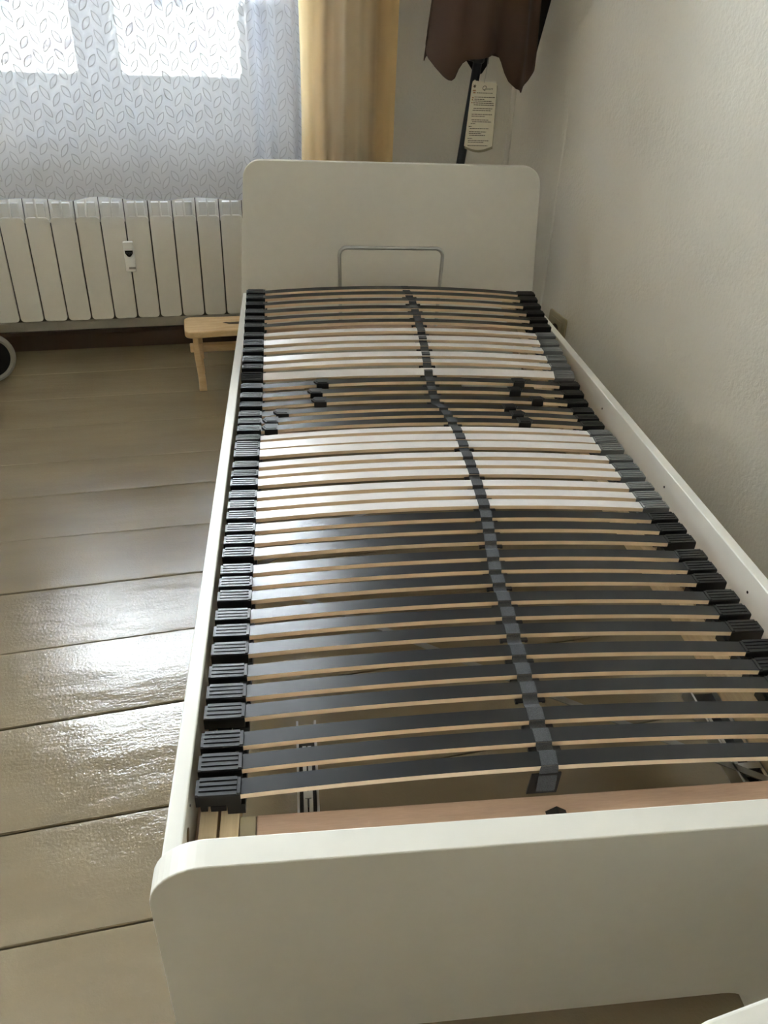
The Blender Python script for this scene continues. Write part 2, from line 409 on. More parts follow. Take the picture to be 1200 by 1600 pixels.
def build_window(name, W_, full=True, label='white double casement window behind the lace curtain', xf=None):
    x0, x1, z0, z1 = W_
    root = struct(name, label, 'window', rotz=PHI)
    xm = (x0+x1)/2
    def frame_rect(m, a0, a1, b0, b1, wd, y0, y1, wb=None):
        wb = wb or wd
        m.box(a0, a0+wd, y0, y1, b0, b1); m.box(a1-wd, a1, y0, y1, b0, b1)
        m.box(a0+wd, a1-wd, y0, y1, b0, b0+wb); m.box(a0+wd, a1-wd, y0, y1, b1-wd, b1)
    m = MB(); frame_rect(m, x0+0.002, x1-0.002, z0, z1-0.002, 0.062, 2.705, 2.765, 0.055)
    m.obj('window_frame', M['lacquer'], root, bevel=0.004)
    for a0, a1 in ((x0+0.05, xm-0.001), (xm+0.001, x1-0.05)):
        m = MB(); frame_rect(m, a0, a1, z0+0.044, z1-0.05, 0.060, 2.695, 2.745, 0.052)
        s = m.obj('sash', M['lacquer'], root, bevel=0.005)
        m = MB(); m.box(a0+0.055, a1-0.055, 2.718, 2.722, z0+0.09, z1-0.105)
        m.obj('glass_pane', M['glass'], s)
    if full:
        m = MB(); m.box(xm-0.018, xm+0.018, 2.680, 2.695, z0+0.05, z1-0.05)
        m.obj('mullion_strip', M['lacquer'], root, bevel=0.006)
        m = MB(); m.box(xm-0.012, xm+0.012, 2.668, 2.680, 0.768, 0.807); m.tube([(xm-0.022, 2.664, 0.79), (xm+0.022, 2.664, 0.782)], 0.005, 8)
        m.obj('latch', M['steel'], root, smooth=40)
    m = MB(); frame_rect(m, x0+0.002, x1-0.002, z0, z1-0.002, 0.05, 2.86, 2.90, 0.03)
    o = m.obj('outer_frame', M['lacquer'], root, bevel=0.003)
    for a0, a1 in ((x0+0.045, xm-0.001), (xm+0.001, x1-0.045)):
        m = MB(); frame_rect(m, a0, a1, z0+0.025, z1-0.045, 0.075, 2.85, 2.885, 0.115)
        s = m.obj('outer_sash', M['lacquer'], root, bevel=0.004)
        m = MB(); m.box(a0+0.07, a1-0.07, 2.866, 2.869, z0+0.13, z1-0.115)
        m.obj('glass_pane', M['glass'], s)
    m = MB(); m.box(x0-0.035, x1+0.035, 2.490, YB-0.001, z0-0.030, z0); m.box(x0+0.001, x1-0.001, YB-0.001, YO, z0-0.029, z0)
    m.obj('window_sill', M['lacquer'], root, bevel=0.006)
build_shell(); build_floor()
build_window('window_1', WIN1)
build_window('added_window', WIN2, False, 'unseen second casement window added left of the view for daylight')

# ------------------------------------------------------------------ outside
def build_outside():
    m = MB(); m.box(-40, 40, YO+0.3, 60, -3.2, -3.0)
    tag(m.obj('ground', M['ground'], rotz=PHI), 'pale street ground outside the window', 'ground', kind='structure')
    t = thing('house', 'pale house seen through the right window panes', 'house', room(0, 14, -3), PHI)
    m = MB(); m.box(-7, 9, 0.0, 6, 0, 8.5); m.obj('wall', M['render'], t)
    m = MB(); m.prism([(-0.4, 8.5), (6.4, 8.5), (3, 11)], -7.3, 9.3, 'X'); m.obj('roof', M['skirt'], t)
    for x in (-5.2, -2.6, -0.06, 2.6, 5.2):
        for z in (3.9, 6.2) if x != -0.06 else (4.0, 6.2):
            f = MB(); f.box(x, x+0.62, -0.05, 0.0, z, z+1.25)
            fo = f.obj('window_frame', M['lacquer'], t)
            g = MB(); g.box(x+0.04, x+0.29, -0.07, -0.051, z+0.06, z+1.2); g.box(x+0.33, x+0.58, -0.07, -0.051, z+0.06, z+1.2)
            g.obj('pane', M['wglass_far'], fo)
    t = thing('tree', 'bare leafless tree outside the window', 'tree', room(0.95, 6.0, -3.0), PHI)
    m = MB(); m.tube([(0, 0, 0), (0.02, 0.02, 2.0), (-0.02, 0, 4.0), (0.05, 0, 6.0), (0.0, 0, 7.5)], [0.13, 0.10, 0.075, 0.045, 0.01], 10)
    m.obj('trunk', M['bark'], t, smooth=60)
    BR = [[(0, 5.2), (-0.45, 5.0), (-1.0, 4.5), (-1.28, 4.05), (-1.45, 3.87), (-1.61, 3.83), (-1.75, 3.76), (-1.93, 3.73), (-2.3, 3.66)],
          [(-1.36, 3.95), (-1.46, 3.86), (-1.61, 3.85), (-1.70, 3.87), (-1.82, 3.80), (-1.93, 3.77), (-2.2, 3.7)],
          [(-1.5, 3.84), (-1.62, 3.79), (-1.74, 3.69)], [(-1.44, 3.88), (-1.56, 3.76), (-1.66, 3.66)], [(-1.40, 3.95), (-1.44, 3.80), (-1.45, 3.68)],
          [(0, 5.0), (-0.5, 4.75), (-0.95, 4.3), (-1.04, 4.11), (-1.05, 3.97), (-0.98, 3.69)], [(-0.7, 4.6), (-0.89, 4.12), (-0.92, 4.01), (-0.88, 3.76)],
          [(-0.97, 4.25), (-0.96, 4.04), (-1.05, 3.95), (-1.11, 3.85)], [(0.0, 4.6), (-0.3, 4.3), (-0.51, 4.02), (-0.66, 3.83), (-0.74, 3.82), (-0.74, 3.94)],
          [(-0.05, 4.5), (-0.4, 4.25), (-0.50, 4.13), (-0.43, 3.91), (-0.43, 3.83)], [(-0.92, 4.0), (-0.8, 3.88), (-0.7, 3.95)], [(-1.05, 3.98), (-1.12, 3.9), (-1.2, 3.86)]]
    for k, b in enumerate(BR):
        n = len(b); r0 = 0.02 if len(b) > 5 else 0.010
        m = MB(); m.tube([(x, 0.02*math.sin(k*3+i), z) for i, (x, z) in enumerate(b)], [r0*(1-0.75*i/(n-1)) for i in range(n)], 6)
        m.obj('branch', M['bark'], t, smooth=60)
build_outside()

# ------------------------------------------------------------------ bed frame
BW, HR, HF, TF, YH, TR = 0.9383, 0.3382, 0.4171, 0.0318, 2.042, 0.0207
def build_bed():
    t = thing('bed_frame', 'white single bed frame with rounded headboard and footboard', 'bed', (0, 0, 0))
    h = math.pi/2; r = 0.058
    poly = [(0, 0), (0.20, 0)] + arc(0.250, 0.004, 0.050, math.pi, h, 8) + arc(0.690, 0.004, 0.050, h, 0, 8) + [(0.74, 0), (BW, 0)]
    poly += arc(BW-r, HF-r, r, 0, h, 10) + arc(r, HF-r, r, h, 2*h, 10)
    m = MB(); m.prism(poly, 0.0, TF); m.obj('footboard', M['bed'], t, bevel=0.0016, seg=2)
    r = 0.055; HH = 0.732; xl, xr = 0.020, 0.929
    poly = [(-0.006, 0), (0.19, 0)] + arc(0.225, 0.02, 0.034, math.pi, h, 6) + arc(0.715, 0.02, 0.034, h, 0, 6) + [(0.75, 0), (0.954, 0), (0.954, 0.35)]
    poly += arc(xr-r, HH-r, r, 0, h, 10) + arc(xl+r-0.001, HH-r, r, h, 2*h, 10) + [(-0.006, 0.34)]
    m = MB(); m.prism(poly, YH, YH+0.024); m.obj('headboard', M['bed'], t, bevel=0.0016, seg=2)
    for x0 in (0.0, BW-TR):
        m = MB(); m.box(x0, x0+TR, TF, YH, 0.19, HR); rail = m.obj('side_rail', M['bed'], t, bevel=0.0022, seg=3)
        if x0 > 0:
            for y in (0.509, 0.857, 1.235):
                m = MB(); m.tube([(x0-0.0006, y, 0.303), (x0+0.0006, y, 0.303)], 0.0026, 10); m.obj('screw_hole', M['hole'], rail)
        else:
            m = MB(); m.tube([(TR-0.0006, 0.112, 0.3085), (TR+0.0006, 0.112, 0.3085)], 0.0085, 16); m.obj('screw_hole', M['brass'], rail)
            m = MB(); m.tube([(TR-0.0006, 0.145, 0.318), (TR+0.0006, 0.145, 0.318)], 0.0016, 10); m.obj('screw_hole', M['hole'], rail)
        m = MB()
        if x0 > 0: m.box(0.835, x0-0.0005, 0.06, 1.98, 0.236, 0.2572)
        else: m.box(TR+0.0005, 0.05, 0.06, 1.98, 0.236, 0.2572)
        m.obj('support_cleat', M['beechpink'], t)
build_bed()

# ------------------------------------------------------------------ slatted base
def zprof(y): return 0.335 + max(0.0, y-1.22)*0.186 - 0.006*math.exp(-((y-1.13)/0.09)**2)
SL_Y = []
for k in range(42):
    tri, j = divmod(41-k, 3)
    SL_Y.append(0.1545 + 0.9835*(tri*0.119 + j*0.0365))
MEAS = [1.744, 1.718, 1.679, 1.641, 1.603, 1.567, 1.519, 1.479, 1.444, 1.407, 1.374, 1.328, 1.291, 1.254, 1.218, 1.175, 1.141, 1.102, 1.05, 1.012, 0.976, 0.924, 0.889, 0.857, 0.812, 0.776, 0.741, 0.704, 0.666, 0.628, 0.58, 0.547, 0.513, 0.469, 0.432, 0.391, 0.347, 0.307, 0.272, 0.225, 0.19, 0.154]
SL_Y = [0.45*a+0.55*b for a, b in zip(SL_Y, MEAS)]
LIGHT = set(range(6, 12)) | set(range(18, 27))
TILT = {0: 4, 1: 4, 3: 3, 7: 9, 9: 9, 11: 25, 18: -4, 19: 7, 20: 7, 21: -3, 22: -3, 23: 2}
BAND = [(0.05, .437), (0.101, .439), (0.15, .455), (0.217, .457), (0.362, .466), (0.448, .472), (0.529, .475), (0.64, .490), (0.723, .500), (0.853, .506), (1.034, .509), (1.114, .505), (1.17, .497), (1.178, .487), (1.23, .485), (1.314, .486), (1.397, .491), (1.527, .495), (1.66, .492), (1.76, .478)]
CAM = 0.016
def camber(x): return CAM*(1-((x-0.449)/0.37)**2)
def build_base():
    t = thing('slatted_base', 'dark and pale slatted base with raised head end inside the white bed frame', 'slatted base', (0.449, 1.0, 0.258))
    O = Vector(t.location)
    def L(m): m.v = [tuple(Vector(v)-O) for v in m.v]; return m
    def sloped(m):   # lift the mesh by the head-section profile
        m.v = [(x, y, z+zprof(y)-0.335) for x, y, z in m.v]; return m
    # frame rails: outer fixed, inner hinged
    for x0, x1, y0 in ((0.031, 0.052, 0.05), (0.841, 0.862, 0.05)):
        m = MB(); m.box(x0, x1, y0, 1.87, 0.258, 0.298); L(m).obj('frame_rail', M['spruce'], t, bevel=0.001)
    for x0, x1 in ((0.0555, 0.0775), (0.786, 0.811)):
        m = MB(); m.box(x0, x1, 0.05, 1.22, 0.258, 0.300); L(m).obj('inner_rail', M['spruce'], t, bevel=0.001)
        m = MB(); m.box(x0, x1, 1.222, 1.80, 0.262, 0.300); L(sloped(m)).obj('head_rail', M['spruce'], t, bevel=0.001)
    m = MB(); m.box(0.098, 0.785, 0.075, 0.139, 0.262, 0.300); L(m).obj('cross_beam', M['beechpink'], t, bevel=0.002)
    m = MB(); m.box(0.0785, 0.0975, 0.07, 0.139, 0.264, 0.299); L(m).obj('corner_block', M['cream'], t, bevel=0.001)
    m = MB(); m.box(0.0525, 0.8405, 1.83, 1.868, 0.262, 0.300); L(m).obj('cross_beam', M['beechpink'], t, bevel=0.002)
    m = MB(); m.box(0.0780, 0.7855, 1.12, 1.155, 0.262, 0.292); L(m).obj('cross_beam', M['beechpink'], t, bevel=0.002)
    # slats
    def slat_mesh(top):
        m = MB(); n = 18; hw, th = 0.0113, 0.0078
        for i in range(n+1):
            x = 0.076+(0.822-0.076)*i/n; z = camber(x)
            m.v += [(x, -hw, z), (x, hw, z), (x, hw, z-th), (x, -hw, z-th)]
        for i in range(n):
            a, b = i*4, i*4+4
            m.face((a, b, b+1, a+1), 0)
            for k in (1, 2, 3): m.face((a+k, b+k, b+(k+1) % 4, a+(k+1) % 4), 1)
        m.face((3, 2, 1, 0), 1); m.face((n*4, n*4+1, n*4+2, n*4+3), 1)
        return m.mesh('slat', [top, M['beech']], smooth=30)
    dark, light = slat_mesh(M['darkfoil']), slat_mesh(M['lightfoil'])
    # caps: ribbed rubber pocket; local x from 0 (outer) to 0.053
    def cap_mesh(mat):
        m = MB(); hw = 0.0125
        m.prism([(-hw, -0.017), (hw, -0.017), (hw, 0.0005), (hw-0.002, 0.002), (-hw+0.002, 0.002), (-hw, 0.0005)], 0.0, 0.0525, 'X')
        for k in range(4):
            y = -0.0105+k*0.0070; m.box(0.004, 0.048, y-0.0023, y+0.0023, 0.0019, 0.0034)
        m.box(0.0485, 0.0525, -hw+0.0015, hw-0.0015, 0.0019, 0.0034)
        return m.mesh('slat_cap', mat)
    capb, capg = cap_mesh(M['black']), cap_mesh(M['grey'])
    def holder_mesh(mat, pitch):
        m = MB()
        for j in (-1, 0, 1):
            m.box(0.036, 0.057, j*pitch-0.0115, j*pitch+0.0115, -0.034, -0.0175)
            m.box(0.004, 0.012, j*pitch-0.006, j*pitch+0.006, -0.034, -0.0175)
        for j in (-1, 0): m.box(0.043, 0.052, j*pitch+0.0115, j*pitch+pitch-0.0115, -0.024, -0.006)
        m.box(0.016, 0.034, -0.044, 0.044, -0.033, -0.024)
        return m.mesh('slat_holder', mat)
    holdb, holdg = holder_mesh(M['black'], 0.0365), holder_mesh(M['grey'], 0.0365)
    def put(name, me, x, y, z, mirror=False, rx=0.0):
        o = bpy.data.objects.new(name, me); COL.objects.link(o); o.parent = t
        o.location = Vector((x, y, z))-O; o.rotation_euler = (rx, 0, math.pi if mirror else 0); return o
    lb, lg = False, False
    for i, y in enumerate(SL_Y):
        z = zprof(y); sl = math.atan(0.186) if y > 1.235 else 0.0
        rx = math.radians(TILT.get(i, 0)) + sl*0.12
        li = i in LIGHT
        s = put('slat', light if li else dark, 0, y, z, rx=rx)
        if li and not lg: s['label'] = 'pale coated slat'; lg = True
        if not li and not lb: s['label'] = 'dark coated slat'; lb = True
        put('slat_cap', capb, 0.028, y, z, rx=rx)
        put('slat_cap', capg if li else capb, 0.865, y, z-0.001, True, rx=-rx)
    for k in range(14):
        y = SL_Y[3*k+1]; z = zprof(y); sl = math.atan(0.186) if y > 1.235 else 0.0
        li = 3*k+1 in LIGHT
        put('slat_holder', holdb, 0.028, y, z, rx=sl); put('slat_holder', holdg if li else holdb, 0.865, y, z-0.001, True, rx=-sl)
    # firmness sliders on the six middle slats
    m = MB(); hw = 0.0138
    m.prism([(-0.019, 0.0), (-0.011, -hw), (0.0165, -hw), (0.0165, hw), (-0.011, hw)], -0.011, 0.0036, 'Z')
    m.prism([(-0.014, 0.0), (-0.009, -hw+0.004), (0.013, -hw+0.004), (0.013, hw-0.004), (-0.009, hw-0.004)], 0.0036, 0.0050, 'Z')
    slm = m.mesh('slider', M['black'])
    XL_ = [0.221, 0.205, 0.213, 0.125, 0.1015, 0.1005]; XR_ = [0.710, 0.692, 0.739, 0.660, 0.670, 0.677]
    for k in range(6):
        y = SL_Y[12+k]; z = zprof(y); sl = 0.0
        put('slider', slm, XL_[k], y, z+camber(XL_[k]), rx=sl); put('slider', slm, XR_[k], y, z+camber(XR_[k]), True, rx=-sl)
    # woven centre band with its loops
    m = MB(); pts = []
    for i, y in enumerate(SL_Y):
        z = zprof(y)+CAM
        pts += [(y+0.0105, z+0.0012), (y-0.0108, z+0.0012)]
        if i < 41:
            y2 = SL_Y[i+1]; zz = zprof((y+y2)/2)+CAM
            pts += [(y-0.0125, z-0.0035), ((y+y2)/2-0.002, zz-0.0050), (y2+0.0125, zprof(y2)+CAM-0.002)]
    pts = [(SL_Y[0]+0.013, zprof(SL_Y[0])+CAM-0.012)] + pts
    y, z = SL_Y[41], zprof(SL_Y[41])+CAM
    pts += [(y-0.0128, z-0.004), (y-0.017, z-0.018), (y-0.021, z-0.034)]
    n = len(pts)
    for k, (yy, zz) in enumerate(pts):
        x = interp(yy, BAND); hwid = 0.0105
        if k >= n-3: hwid = 0.0118
        m.v += [(x-hwid, yy, zz), (x+hwid, yy, zz), (x+hwid, yy, zz-0.0014), (x-hwid, yy, zz-0.0014)]
    for k in range(n-1):
        a, b = 4*k, 4*k+4
        for j in range(4): m.face((a+j, a+(j+1) % 4, b+(j+1) % 4, b+j))
    m.face((0, 1, 2, 3)); m.face((4*n-1, 4*n-2, 4*n-3, 4*n-4))
    L(m).obj('centre_band', M['band'], t)
    m = MB()   # doubled-over hanging end of the band
    x = 0.447; yy = SL_Y[41]-0.0135
    m.prism([(x-0.016, zprof(yy)+CAM-0.0105), (x-0.0185, zprof(yy)+CAM-0.046), (x+0.0200, zprof(yy)+CAM-0.046), (x+0.021, zprof(yy)+CAM-0.0095)], yy-0.002, yy+0.0005)
    L(m).obj('band_end', M['black'], t)
    m = MB(); m.prism([(0.447, 0.3002), (0.473, 0.3002), (0.460, 0.309)], 0.096, 0.116); L(m).obj('band_anchor', M['black'], t)
    m = MB(); m.box(-0.0205, 0.0205, -0.0030, 0.0030, -0.0115, -0.0085); m.box(-0.0205, -0.0165, -0.003, 0.003, -0.013, -0.0085); m.box(0.0165, 0.0205, -0.003, 0.003, -0.013, -0.0085)
    lm = m.mesh('band_loop', M['black'])
    for i, y in enumerate(SL_Y[:-1]):
        yy = y-0.0165; put('band_loop', lm, interp(yy, BAND), yy, zprof(yy)+CAM+0.003)
    # mattress retainer bracket at the head
    y = 1.848; h = math.pi/2; r = 0.022
    path = [(0.302, 0.300)] + [(a, b) for a, b in arc(0.296+r, 0.533-r, r, 2*h, h, 8)] + [(a, b) for a, b in arc(0.602-r, 0.533-r, r, h, 0, 8)] + [(0.597, 0.300)]
    m = MB(); m.tube([(a, y, b) for a, b in path], 0.0054, 10); L(m).obj('mattress_bracket', M['steel'], t, smooth=60)
    # metal fittings under the foot end
    for x0, x1, ys in ((0.146, 0.174, 0.31), (0.738, 0.790, 0.34)):
        m = MB(); m.box(x0, x0+0.003, 0.1395, ys, 0.242, 0.268); m.box(x1-0.003, x1, 0.1395, ys, 0.242, 0.268); L(m).obj('fitting_channel', M['steel'], t)
        m = MB(); m.box(x0+0.003, x1-0.003, 0.1395, ys, 0.242, 0.245); L(m).obj('fitting_base', M['black'], t)
        m = MB(); m.box(x0+0.008, x0+0.013, 0.15, ys-0.04, 0.245, 0.262); m.box(x1-0.013, x1-0.008, 0.15, ys-0.04, 0.245, 0.262); m.box(x0+0.010, x1-0.010, 0.185, 0.195, 0.245, 0.264)
        L(m).obj('fitting_slide', M['steel'], t)
    m = MB(); m.prism([(0.755, 0.1395), (0.80, 0.1395), (0.80, 0.20), (0.775, 0.21)], 0.236, 0.2415, 'Z'); L(m).obj('fitting_plate', M['black'], t)
    def strap(p, q, wd, z):
        d = Vector((q[0]-p[0], q[1]-p[1])).normalized(); nrm = Vector((-d.y, d.x))*wd/2
        mm = MB(); mm.prism([(p[0]-nrm.x, p[1]-nrm.y), (q[0]-nrm.x, q[1]-nrm.y), (q[0]+nrm.x, q[1]+nrm.y), (p[0]+nrm.x, p[1]+nrm.y)], z, z+0.002, 'Z')
        L(mm).obj('brace_strap', M['dimsteel'], t)
    strap((0.079, 0.64), (0.785, 0.155), 0.011, 0.266); strap((0.079, 0.68), (0.42, 0.95), 0.011, 0.2635)
build_base()

# ------------------------------------------------------------------ radiator
def build_radiator():
    YR = 2.418; x_first = -0.4894-0.08*5; nsec = 17
    t = thing('radiator', 'long cream sectional radiator below the lace curtain under the window', 'radiator', room(0, 2.49, 0), PHI)
    def loc(x, y, z): return Vector((x, y-2.49, z))
    m = MB()
    m.prism(rrect(0.0022, 0.0778, 0.138, 0.492, 0.013, 5), -0.0015, 0.007, 'Y')        # front plate
    m.box(0.012, 0.068, 0.010, 0.066, 0.172, 0.535)
    # hood above the plate leaning back, with a central fin
    m.prism([(0.017, 0.470), (0.034, 0.470), (0.060, 0.580), (0.031, 0.578)], 0.0016, 0.0784, 'X')
    m.prism([(-0.002, 0.490), (0.020, 0.488), (0.036, 0.584), (0.009, 0.584)], 0.0366, 0.0434, 'X')
    me = m.mesh('radiator_section', M['rad'], smooth=30)
    for i in range(nsec):
        o = link('radiator_section', me, t, bevel=0.0012, seg=2); o.location = loc(x_first+0.08*i, YR, 0)
    m = MB()
    for x in (x_first+0.10, x_first+0.08*nsec-0.10): m.box(x-0.015, x+0.015, -0.010, 0.0295, 0.44, 0.47)
    m.obj('wall_bracket', M['rad'], t)
    m = MB(); m.tube([(x_first+0.02, YR+0.05-2.49, 0.21), (x_first+0.08*nsec-0.02, YR+0.05-2.49, 0.21)], 0.016, 12); m.obj('water_pipe', M['rad'], t, smooth=60)
    # dark panel added behind the sections, standing for shade in their gaps
    m = MB(); m.box(x_first+0.004, x_first+0.08*nsec-0.004, YR+0.034-2.49, YR+0.060-2.49, 0.126, 0.55); m.obj('gap_shade_panel', M['radback'], t)
    # heat meter
    t = thing('heat_meter', 'small white heat meter with dark shield display clipped on the radiator', 'meter', room(-0.0894, 2.4165, 0.309), PHI)
    m = MB(); m.prism(rrect(-0.0175, 0.0175, 0.0, 0.103, 0.005, 4), -0.017, -0.0004, 'Y'); m.obj('housing', M['meter'], t, bevel=0.003, seg=3)
    m = MB(); m.box(-0.014, 0.0165, -0.0005, 0.0, 0.004, 0.012); m.box(-0.006, 0.0165, -0.0178, -0.0172, 0.010, 0.017); m.obj('lower_slot', M['metershade'], t)
    sh = [(-0.0130, 0.074), (-0.0125, 0.064), (-0.006, 0.0545), (0.0, 0.052), (0.006, 0.0545), (0.0125, 0.064), (0.0130, 0.074)]
    m = MB(); m.prism(sh, -0.0179, -0.0171, 'Y'); d = m.obj('display', M['display'], t)
    m = MB()
    for x in (-0.0085, -0.0015, 0.0050): m.box(x, x+0.0042, -0.0183, -0.0180, 0.0635, 0.0690)
    m.box(-0.004, 0.004, -0.0183, -0.0180, 0.0585, 0.0605); m.obj('display_print', M['digit'], d)
build_radiator()

# ------------------------------------------------------------------ curtains
def build_curtains():
    HEM = [(-1.20, .556), (-.62, .550), (-.462, .556), (-.40, .561), (-.345, .562), (-.30, .556), (-.25, .548), (-.21, .556), (-.167, .566), (-.12, .563), (-.05, .552), (.056, .548), (.11, .556), (.163, .562), (.22, .556), (.29, .546), (.36, .552), (.42, .548), (.52, .55)]
    def sm(x): return (interp(x-0.02, HEM)+interp(x, HEM)+interp(x+0.02, HEM))/3
    def fold(x, z):
        f = 0.007*math.sin(x*24+0.5) + 0.004*math.sin(x*61+1.2)
        k = min(1.0, max(0.0, (x-0.30)/0.10))
        f += k*(0.014*math.sin((x-0.30)*95) + 0.006*math.sin(x*150))
        return f*(0.6+0.4*min(1, (z-0.5)/0.6)) 
    x0, x1, zt = -1.20, 0.52, 2.38
    nu, nv = 420, 24
    # arc-length for the pattern
    acc = [0.0]
    for i in range(nu):
        xa, xb = x0+(x1-x0)*i/nu, x0+(x1-x0)*(i+1)/nu
        acc.append(acc[-1]+math.hypot(xb-xa, fold(xb, 1.0)-fold(xa, 1.0)))
    def P(u, v):
        x = x0+(x1-x0)*u; zb = sm(x); z = zb+(zt-zb)*v
        return (x+0.002*math.sin(z*9), 2.378+fold(x, z), z)
    def UV(u, v):
        x = x0+(x1-x0)*u; zb = sm(x); return (acc[round(u*nu)], (zt-zb)*v)
    m = MB(); m.grid(P, nu, nv, UV)
    tag(m.obj('lace_curtain', M['lace'], rotz=PHI, smooth=180), 'sheer white leaf-patterned lace curtain hanging before the window', 'curtain')
    a0, a1 = 0.525, 0.850
    def Pd(u, v):
        z = 0.03+(2.38-0.03)*v; x = a0+(a1-a0)*u - 0.004*math.sin(z*2.2)*u
        y = 2.425+0.022*math.sin(u*2*math.pi*2.55+0.7)+0.008*math.sin(u*2*math.pi*6.1+1.0+0.6*math.sin(z*1.7))
        return (x, y, z)
    m = MB(); m.grid(Pd, 110, 24, lambda u, v: (u, v*6))
    tag(m.obj('side_drape', M['drape'], rotz=PHI, smooth=180), 'ochre and beige striped drape hanging right of the lace curtain', 'curtain')
    t = thing('curtain_rod', 'curtain rod above the window out of view', 'curtain rod', room(-0.2, 2.40, 2.38), PHI)
    m = MB(); m.tube([(-1.1, 0, 0.012), (1.15, 0, 0.012)], 0.012, 12); m.obj('rod', M['lacquer'], t, smooth=60)
    m = MB()
    for x in (-1.0, 1.1): m.box(x-0.01, x+0.01, 0.0, 0.1195, 0.004, 0.02)
    m.obj('rod_bracket', M['lacquer'], t)
build_curtains()

# ------------------------------------------------------------------ stool
def build_stool():
    t = thing('step_stool', 'small pine step stool on the floor between bed and radiator', 'stool', room(0.245, 2.125, 0), PHI)
    top = []
    hl, hd = 0.172, 0.078
    N = 10
    # seat outline with slightly waisted long sides and round corners
    r = 0.028; h = math.pi/2
    front = [(-hl+r+(2*hl-2*r)*i/N, -hd+0.008*math.sin(math.pi*i/N)) for i in range(N+1)]
    pol = front + arc(hl-r, -hd+r, r, -h, 0, 5)[1:] + arc(hl-r, hd-r, r, 0, h, 5)
    back = [(hl-r-(2*hl-2*r)*i/N, hd-0.008*math.sin(math.pi*i/N)) for i in range(N+1)]
    pol = pol + back[1:] + arc(-hl+r, hd-r, r, h, 2*h, 5)[1:] + arc(-hl+r, -hd+r, r, 2*h, 3*h, 5)[:-1]
    m = MB(); m.prism(pol, 0.184, 0.206, 'Z'); seat = m.obj('seat', M['pine'], t, bevel=0.004, seg=3)
    slot = [(-0.044, 0.004), (-0.030, -0.004), (-0.024, -0.010), (0.0, -0.012), (0.03, -0.012), (0.036, -0.004), (0.046, -0.002), (0.050, 0.006), (0.03, 0.010), (-0.02, 0.006), (-0.034, 0.010)]
    m = MB(); m.prism(slot, 0.2035, 0.2066, 'Z'); m.obj('grip_slot', M['brownsock'], seat)
    for sx in (-1, 1):
        for sy in (-1, 1):
            m = MB(); n = 8
            for k in range(n+1):
                u = k/n; z = 0.1845*(1-u)
                cx = sx*(0.139-0.009*u+0.0022*math.sin(u*6)); cyy = sy*(0.056+0.020*u)
                hw = 0.0088+0.0042*u; hd2 = 0.010
                m.v += [(cx-hw, cyy-hd2, z), (cx+hw, cyy-hd2, z), (cx+hw, cyy+hd2, z), (cx-hw, cyy+hd2, z)]
            for k in range(n):
                a, b = 4*k, 4*k+4
                for j in range(4): m.face((a+j, a+(j+1) % 4, b+(j+1) % 4, b+j))
            m.face((0, 1, 2, 3)); m.face((4*n+3, 4*n+2, 4*n+1, 4*n))
            m.obj('leg', M['pine'], t, bevel=0.0025)
        m = MB(); m.box(sx*0.128-0.012, sx*0.128+0.012, -0.046, 0.046, 0.100, 0.155); m.obj('crosspiece', M['pine'], t, bevel=0.003)
    m = MB(); m.box(-0.160, 0.160, -0.014, 0.014, 0.112, 0.137); m.obj('stretcher', M['pine'], t, bevel=0.003)
build_stool()

# ------------------------------------------------------------------ wheel of a rollator
def build_wheel():
    t = thing('rollator', 'grey rubber wheel of a walking frame at the left edge of the floor', 'walking frame', room(-0.574, 2.225, 0), PHI+0.42)
    R = 0.0845
    mm = Matrix.Translation((0, 0, R)) @ Matrix.Rotation(math.pi/2, 4, 'X')
    pr = [(R-0.019, -0.012), (R-0.012, -0.016), (R-0.004, -0.013), (R, -0.005), (R, 0.005), (R-0.004, 0.013), (R-0.012, 0.016), (R-0.019, 0.012)]
    m = MB(); m.lathe(pr, mm, 48); w_ = m.obj('wheel', M['tyre'], t, smooth=50)
    m = MB(); m.lathe([(0.0165, -0.008), (R-0.0185, -0.008), (R-0.0185, 0.008), (0.0165, 0.008)], mm, 40); m.obj('hub_disc', M['black'], w_, smooth=40)
    m = MB(); m.lathe([(0.0, -0.016), (0.013, -0.015), (0.0165, -0.011), (0.0165, 0.011), (0.013, 0.015), (0.0, 0.016)], mm, 24); m.obj('hub_cap', M['grey'], w_, smooth=40)
    for s in (-1, 1):
        m = MB(); m.tube([(0.0, s*0.022, R), (-0.05, s*0.022, R+0.03), (-0.10, s*0.018, R+0.12)], 0.006, 8); m.obj('fork_arm', M['grey'], t, smooth=60)
    m = MB(); m.tube([(0.0, -0.024, R), (0.0, 0.024, R)], 0.005, 8); m.obj('axle', M['steel'], t, smooth=60)
    m = MB(); m.tube([(-0.10, 0, R+0.115), (-0.13, 0, 0.40), (-0.16, 0, 0.80)], 0.013, 12); m.obj('frame_tube', M['grey'], t, smooth=60)
build_wheel()

